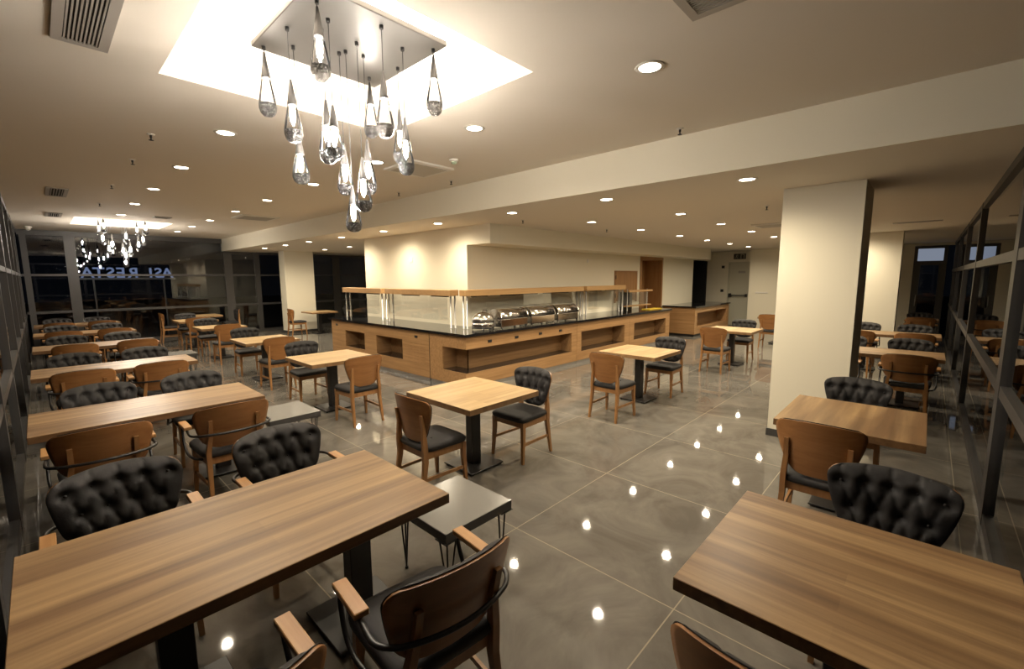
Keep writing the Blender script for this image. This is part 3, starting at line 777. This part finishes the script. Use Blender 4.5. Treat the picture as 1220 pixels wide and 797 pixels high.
# second small counter near the exit
t = thing('side_counter', 'small oak counter with black top standing by itself near the exit door', 'counter', (0, 0, 0))
cx0, cx1, cy0, cy1 = 13.75, 16.9, 5.20, 6.22
MB().box(cx0-.04, cx1+.03, cy0-.04, cy1+.02, .90, .945).build('worktop', 'granite', t)
mb = MB(); mb.box(cx0, cx0+.03, cy0, cy1, .08, .90); mb.build('side_panel', 'oak_y', t); MB().box(cx1-.03, cx1, cy0, cy1, .08, .90).build('side_panel', 'oak_y', t)
mb = MB(); mb.box(cx0+.03, cx0+.2, cy0, cy0+.03, .08, .9); mb.box(cx1-.2, cx1-.03, cy0, cy0+.03, .08, .9); mb.box(cx0+.2, cx1-.2, cy0, cy0+.03, .74, .9); mb.box(cx0+.2, cx1-.2, cy0, cy0+.03, .08, .28)
mb.build('front_panel', 'oak', t)
mb = MB(); mb.box(cx0+.2, cx1-.2, cy0+.36, cy0+.38, .28, .74); mb.box(cx0+.18, cx0+.2, cy0+.03, cy0+.38, .26, .76); mb.box(cx1-.2, cx1-.18, cy0+.03, cy0+.38, .26, .76); mb.box(cx0+.2, cx1-.2, cy0+.03, cy0+.36, .26, .28); mb.box(cx0+.2, cx1-.2, cy0+.03, cy0+.36, .74, .76)
mb.build('niche', 'oak_in', t)
MB().box(cx0+.03, cx1-.03, cy0+.03, cy1-.03, 0, .08).build('plinth', 'blackbox', t)

# ------------------------------------------------------------------ chandeliers
PEND = [(1.15, 3.27, 3.31, 2.91), (1.17, 2.93, 3.05, 2.68), (1.18, 2.54, 3.31, 2.93), (1.28, 3.13, 2.80, 2.48), (1.30, 2.67, 2.87, 2.56), (1.32, 2.80, 2.94, 2.56),
        (1.52, 2.99, 2.76, 2.42), (1.54, 2.94, 2.48, 2.17), (1.85, 3.19, 3.31, 2.91), (1.54, 2.79, 2.64, 2.29), (1.65, 2.91, 2.80, 2.43), (1.55, 2.51, 3.09, 2.70),
        (1.91, 2.90, 3.06, 2.68), (1.78, 2.64, 2.91, 2.54), (1.93, 2.51, 3.31, 2.93)]
def chandelier(dx, dy, label):
    t = thing('chandelier', label, 'chandelier', (1.535+dx, 2.875+dy, 0), 0)
    zp = 3.345
    MB().box(-.44, .44, -.455, .455, zp, zp+.035).bevel(.004).build('ceiling_plate', 'plate', t)
    mb = MB()
    for a in (-1, 1):
        for b in (-1, 1): mb.lathe([(.02, zp+.035), (.02, 3.52)], 10, (a*.3, b*.3, 0))
    mb.build('standoffs', 'plate', t)
    for (x, y, za, zb) in PEND:
        x -= 1.535; y -= 2.875
        L = za-zb; zc = za - L*.40
        cd = MB().lathe([(.011, zc), (.028, zc), (.0275, zc+.01), (.006, za), (.0055, za)], 14, (x, y, 0))
        p = cd.build('pendant', 'cone', t)
        mb = MB()
        if za < zp-.03: mb.tube([(x, y, za-.01), (x, y, zp)], .0022, 6)
        mb.lathe([(.010, zp-.022), (.012, zp-.018), (.012, zp)], 10, (x, y, 0))
        mb.build('cord', 'blackbox', p)
        MB().lathe([(.0275, zc), (.035, zc-L*.12), (.045, zc-L*.25), (.053, zc-L*.36), (.054, zc-L*.42)], 18, (x, y, 0), cap=False).build('glass_drop', 'dropglass', p)
        MB().lathe([(.054, zc-L*.40), (.053, zc-L*.47), (.045, zc-L*.54), (.028, zc-L*.585), (.004, zc-L*.60)], 18, (x, y, 0)).build('crystal_tip', 'crystal', p)
        MB().lathe([(.004, zc), (.012, zc-.012), (.017, zc-.05), (.013, zc-.09), (.003, zc-.11)], 10, (x, y, 0)).build('bulb', 'bulb', p)
    return t
chandelier(0, 0, 'large chandelier of hanging glass drops under a square metal plate, nearest to the camera')
chandelier(.0, 11.45, 'distant chandelier of glowing glass drops near the end window')

# ------------------------------------------------------------------ lights
def lamp(name, kind, loc, energy, col, size=.1, rot=(0, 0, 0), parent=None, **kw):
    l = bpy.data.lights.new(name, kind); l.energy = energy; l.color = col
    if kind == 'AREA':
        l.shape = 'RECTANGLE'; l.size = size[0]; l.size_y = size[1]
    else: l.shadow_soft_size = size
    for k, v in kw.items(): setattr(l, k, v)
    o = bpy.data.objects.new(name, l); C.objects.link(o); o.location = loc; o.rotation_euler = rot
    if parent is not None: o.parent = parent
    return o
WARM = (1, .855, .63)
def dl_proto():
    t = thing('downlight', '-', 'downlight', group='round recessed downlights')
    MB().lathe([(.068, 0), (.088, 0), (.094, -.003), (.090, -.006), (.070, -.006)], 24, cap=False).build('trim_ring', 'white', t)
    MB().lathe([(.001, -.0035), (.069, -.0035), (.069, -.0025), (.001, -.0025)], 24).build('diffuser', 'lamp', t)
    return Maker(t)
dl = dl_proto()
E_DL = 95.
spots = []
for i, y in enumerate((4.88, 6.72, 8.58, 10.46, 12.39)):
    spots.append((1.33, y, ZC, f'round downlight in the high ceiling between the two light wells, {ORD[i]} from the near chandelier'))
n6 = ['first', 'second', 'third', 'fourth', 'fifth', 'sixth', 'seventh', 'eighth', 'ninth']
for i, y in enumerate((1.44, 3.13, 4.83, 6.57, 8.44, 10.23, 12.15, 13.86, 15.57)):
    spots.append((2.85, y, ZC, f'round downlight in the high-ceiling row next to the beam, {n6[i]} from the camera'))
for i, y in enumerate((1.40, 2.98, 4.57, 6.34, 8.12, 9.93, 11.72, 13.3, 14.97)):
    spots.append((4.88, y, ZL, f'round downlight in the lowered ceiling just behind the beam, {n6[i]} from the camera'))
for i, x in enumerate((6.78, 8.58, 10.45, 12.3)):
    spots.append((x, 2.85, ZL, f'round downlight above the right-hand aisle of square tables, {ORD[i]} beyond the beam'))
for i, x in enumerate((6.65, 8.45, 10.35, 12.1, 13.9, 15.7)):
    spots.append((x, 4.35, ZL, f'round downlight in the row parallel to the buffet soffit, {ORD[i]} beyond the beam'))
for i, y in enumerate((12.76, 14.43)):
    spots.append((6.5, y, ZL, f'round downlight beyond the buffet wall towards the far column, {("nearer", "farther")[i]} of two'))
for i, x in enumerate((8.6, 10.4, 12.1)):
    spots.append((x, 1.25, ZL, f'round downlight hidden behind the near column, {ORD[i]} along the window tables'))
spots.append((14.2, 2.85, ZL, 'round downlight at the left edge of the near column'))
for x, y, z, lab in spots:
    t = dl((x, y, z), 0, lab, 'round recessed downlights')
    lamp('downlight_lamp', 'SPOT', (0, 0, -.02), E_DL*(1.35 if z < 3 else .95), WARM, .05, parent=t, spot_size=math.radians(165), spot_blend=1.)
# LED light on top of the chandelier plates, washing the light wells
for dy in (0, 11.45):
    for (x, y, sx, sy) in ((1.535-.42, 2.875, .06, .8), (1.535+.42, 2.875, .06, .8), (1.535, 2.875-.43, .8, .06), (1.535, 2.875+.43, .8, .06)):
        lamp('well_light', 'AREA', (x, y+dy, 3.39), 60, (1, .93, .84), (sx, sy), (PI, 0, 0))

for q, sz in LAMPBARS:
    lamp('bar_light', 'AREA', q, 6*max(sz), WARM, sz, spread=math.radians(75))
# ------------------------------------------------------------------ ceiling fittings
def grille(x, y, z, w, d, slats, along, label, grp='air grilles in the ceiling', pal='ventgrey'):
    t = thing('air_vent', label, 'air vent', (x, y, z), 0, grp)
    b = .045 if min(w, d) > .12 else .012
    mb = MB(); mb.box(-w/2, w/2, -d/2, -d/2+b, -.012, 0); mb.box(-w/2, w/2, d/2-b, d/2, -.012, 0); mb.box(-w/2, -w/2+b, -d/2+b, d/2-b, -.012, 0); mb.box(w/2-b, w/2, -d/2+b, d/2-b, -.012, 0)
    mb.build('frame', pal, t)
    MB().box(-w/2+b, w/2-b, -d/2+b, d/2-b, -.003, 0).build('backing', 'dark', t)
    for k in range(slats):
        f = (k+.5)/slats
        mb = MB()
        if along == 'y':
            xx = -w/2+b+(w-2*b)*f; mb.box(xx-.004, xx+.004, -d/2+b, d/2-b, -.010, -.003)
        else:
            yy = -d/2+b+(d-2*b)*f; mb.box(-w/2+b, w/2-b, yy-.004, yy+.004, -.010, -.003)
        mb.build('slat', pal, t)
grille(.30, 3.05, ZC, .24, 1.26, 9, 'y', 'large slatted air grille in the ceiling at the top left, beside the light well')
grille(2.38, .80, ZC, .25, .46, 9, 'y', 'slatted air grille at the top edge of the picture, right of the light well')
grille(.34, 9.9, ZC, .24, .9, 5, 'y', 'dark air grille in the high ceiling by the left windows, nearer of two')
grille(.37, 13.3, ZC, .24, .8, 5, 'y', 'dark air grille in the high ceiling by the left windows, farther of two')
grille(10.8, .26, ZL, .14, .66, 2, 'y', 'narrow slot grille in the lowered ceiling by the right windows')
grille(2.0, 12.3, ZC, .3, .3, 4, 'x', 'small grille in the high ceiling just before the far light well')
def cassette(x, y, z, s, label):
    t = thing('ceiling_cassette', label, 'air conditioner', (x, y, z), 0, 'square air conditioner panels in the ceiling')
    MB().box(-s/2, s/2, -s/2, s/2, -.025, 0).bevel(.006).build('panel', 'white', t)
    MB().box(-s*.40, s*.40, -s*.40, s*.40, -.029, -.025).build('intake_grille', 'ventgrey', t)
cassette(3.36, 4.72, ZC, .62, 'square ceiling air conditioner panel beside the near chandelier')
cassette(3.42, 10.9, ZC, .75, 'square ceiling air conditioner panel far down beside the beam')
cassette(9.4, 2.2, ZL, .6, 'square ceiling air conditioner panel in the lowered ceiling, left of the near column')
def sprinkler(x, y, z, label):
    t = thing('ceiling_sprinkler', label, 'sprinkler', (x, y, z), 0, 'fire sprinklers hanging from the ceiling')
    MB().lathe([(.032, 0), (.030, -.006), (.012, -.010)], 14).build('escutcheon', 'white', t)
    mb = MB().lathe([(.010, -.008), (.010, -.03), (.006, -.034), (.006, -.05), (.02, -.052), (.02, -.056), (.003, -.058)], 10); mb.build('head', 'blackbox', t)
for i, (x, y) in enumerate(((.86, 5.42), (.87, 6.68), (.86, 8.62), (.89, 10.8))):
    sprinkler(x, y, ZC, f'small sprinkler on the left high ceiling, {ORD[i]} past the near light well')
sprinkler(4.17, 1.79, ZC, 'small sprinkler close to the beam, nearest to the camera')
sprinkler(4.08, 4.98, ZC, 'small sprinkler close to the beam, beside the green-capped detector')
sprinkler(4.04, 6.23, ZC, 'small sprinkler close to the beam, farther than the green-capped detector')
sprinkler(5.6, 5.0, ZL, 'small sprinkler in the lowered ceiling near the soffit corner')
sprinkler(7.84, 4.77, ZL, 'small sprinkler in the lowered ceiling before the long soffit')
sprinkler(6.86, 1.7, ZL, 'small sprinkler in the lowered ceiling left of the near column')
t = thing('smoke_detector', 'green-capped round detector on the high ceiling near the beam', 'detector', (3.41, 4.1, ZC))
MB().lathe([(.055, 0), (.055, -.018), (.045, -.026)], 20).build('base', 'white', t)
MB().lathe([(.035, -.026), (.032, -.045), (.012, -.052)], 18).build('cap', 'greencap', t)
t = thing('security_camera', 'small white dome camera in the far left ceiling corner', 'camera', (-.02, 16.6, ZC))
MB().lathe([(.07, 0), (.07, -.03), (.06, -.045)], 18).build('base', 'white', t)
MB().lathe([(.05, -.045), (.045, -.075), (.02, -.095), (.004, -.098)], 18).build('dome', 'white', t)

# wall fittings
def switch(name, label, cat, mbm, mat): tag(mbm.build(name, mat), label, cat)
switch('wall_switch', 'small white switch plate high on the cream wall above the left counter leg', 'switch', MB().box(5.485, 5.4999, 8.04, 8.14, 2.19, 2.29).bevel(.002), 'white')
switch('wall_switch', 'small white switch plate on the cream wall above the long counter leg', 'switch', MB().box(9.44, 9.52, 6.285, 6.2999, 2.22, 2.30).bevel(.002), 'white')
switch('alarm_box', 'small black box on the wall left of the exit door, upper of two', 'alarm', MB().box(XB-.04, XB-.0001, 5.80, 5.90, 2.17, 2.27).bevel(.004), 'blackbox')
switch('alarm_box', 'small black box on the wall left of the exit door, lower of two', 'alarm', MB().box(XB-.04, XB-.0001, 5.80, 5.90, 1.27, 1.37).bevel(.004), 'blackbox')
switch('socket_strip', 'pale horizontal socket strip on the cream wall right of the exit door', 'socket', MB().box(17.28, 17.2999, 4.08, 4.48, 1.26, 1.31).bevel(.003), 'white')
t = thing('exit_sign', 'exit sign with running figure above the pale exit door', 'sign', (XB, 5.28, 2.60))
MB().box(-.03, -.0001, -.21, .21, -.10, .10).bevel(.004).build('panel', 'skirt', t)
mb = MB()
# running figure beside an open doorway, pale on dark
def limb(y0, z0, y1, z1, w): mb.beam((-.032, y0, z0), (-.032, y1, z1), w, .002)
mb.lathe([(.002, -.002), (.018, -.002), (.018, .002), (.002, .002)], 12, (-.032, .075, .062))
limb(.085, .045, .115, -.015, .017); limb(.09, .035, .045, .012, .008); limb(.09, .035, .145, .030, .008)
limb(.115, -.015, .070, -.035, .010); limb(.070, -.035, .072, -.078, .008); limb(.115, -.015, .150, -.060, .010); limb(.150, -.060, .180, -.062, .007)
mb.build('running_figure', 'doorpaint', t); mb = MB()
mb.box(-.034, -.030, -.16, -.145, -.08, .08); mb.box(-.034, -.030, -.055, -.04, -.08, .08); mb.box(-.034, -.030, -.145, -.055, .065, .08)
mb.build('doorway_symbol', 'doorpaint', t)

# lit rooftop sign outside the end window, read from behind
t = thing('illuminated_sign', 'blue-white illuminated letters seen mirrored through the end window', 'sign', (0, 19.0, 0))
for ch, x, s in (('A', 3.07, .46), ('S', 2.83, .46), ('I', 2.63, .46), ('R', 2.18, .46), ('E', 1.88, .46), ('S', 1.63, .46), ('T', 1.36, .46), ('A', 1.09, .46)):
    cu = bpy.data.curves.new('letter', 'FONT'); cu.body = ch; cu.size = s; cu.extrude = .03; cu.offset = .005; cu.align_x = 'CENTER'
    tmp = bpy.data.objects.new('letter', cu); C.objects.link(tmp)
    bpy.context.view_layer.update()
    me = bpy.data.meshes.new_from_object(tmp.evaluated_get(bpy.context.evaluated_depsgraph_get()))
    C.objects.unlink(tmp); bpy.data.objects.remove(tmp); me.materials.clear(); me.materials.append(M['letter'])
    o = bpy.data.objects.new('letter', me); C.objects.link(o); o.parent = t
    o.location = (x, 0, 1.93); o.rotation_euler = (PI/2, 0, PI)
mb = MB(); mb.box(.9, 3.3, .06, .10, 1.87, 1.93); mb.box(1.2, 1.24, .06, .10, -.16, 1.87); mb.box(2.95, 2.99, .06, .10, -.16, 1.87); mb.build('sign_rail', 'frame', t)

# ------------------------------------------------------------------ camera, world, view
W = bpy.data.worlds.new('night'); S.world = W; W.use_nodes = True
bg = W.node_tree.nodes['Background']; bg.inputs[0].default_value = (.10, .12, .18, 1); bg.inputs[1].default_value = .012

f, yaw, pitch, roll = 527.7, math.radians(46.779), math.radians(7.275), math.radians(-.33)
fw = Vector((math.sin(yaw), math.cos(yaw), 0)); rt = Vector((math.cos(yaw), -math.sin(yaw), 0)); up = Vector((0, 0, 1))
f2 = fw*math.cos(pitch)-up*math.sin(pitch); u2 = up*math.cos(pitch)+fw*math.sin(pitch)
r3 = rt*math.cos(roll)+u2*math.sin(roll); u3 = u2*math.cos(roll)-rt*math.sin(roll)
cam = bpy.data.cameras.new('camera'); cam.sensor_width = 36; cam.lens = 36*f/1220; cam.clip_start = .02; cam.clip_end = 200
co = bpy.data.objects.new('camera', cam); C.objects.link(co)
co.matrix_world = Matrix(((r3.x, u3.x, -f2.x, 0), (r3.y, u3.y, -f2.y, 0), (r3.z, u3.z, -f2.z, 1.85), (0, 0, 0, 1)))
S.camera = co
S.view_settings.view_transform = 'Standard'; S.view_settings.look = 'None'
S.view_settings.exposure = 0.15; S.view_settings.gamma = 1.0; S.view_settings.use_curve_mapping = False
cy = S.cycles
cy.use_denoising = True; cy.max_bounces = 10; cy.diffuse_bounces = 5; cy.glossy_bounces = 5; cy.transparent_max_bounces = 24; cy.transmission_bounces = 6
cy.sample_clamp_indirect = 6.; cy.caustics_reflective = False; cy.caustics_refractive = False; cy.blur_glossy = .1
cy.use_light_tree = True
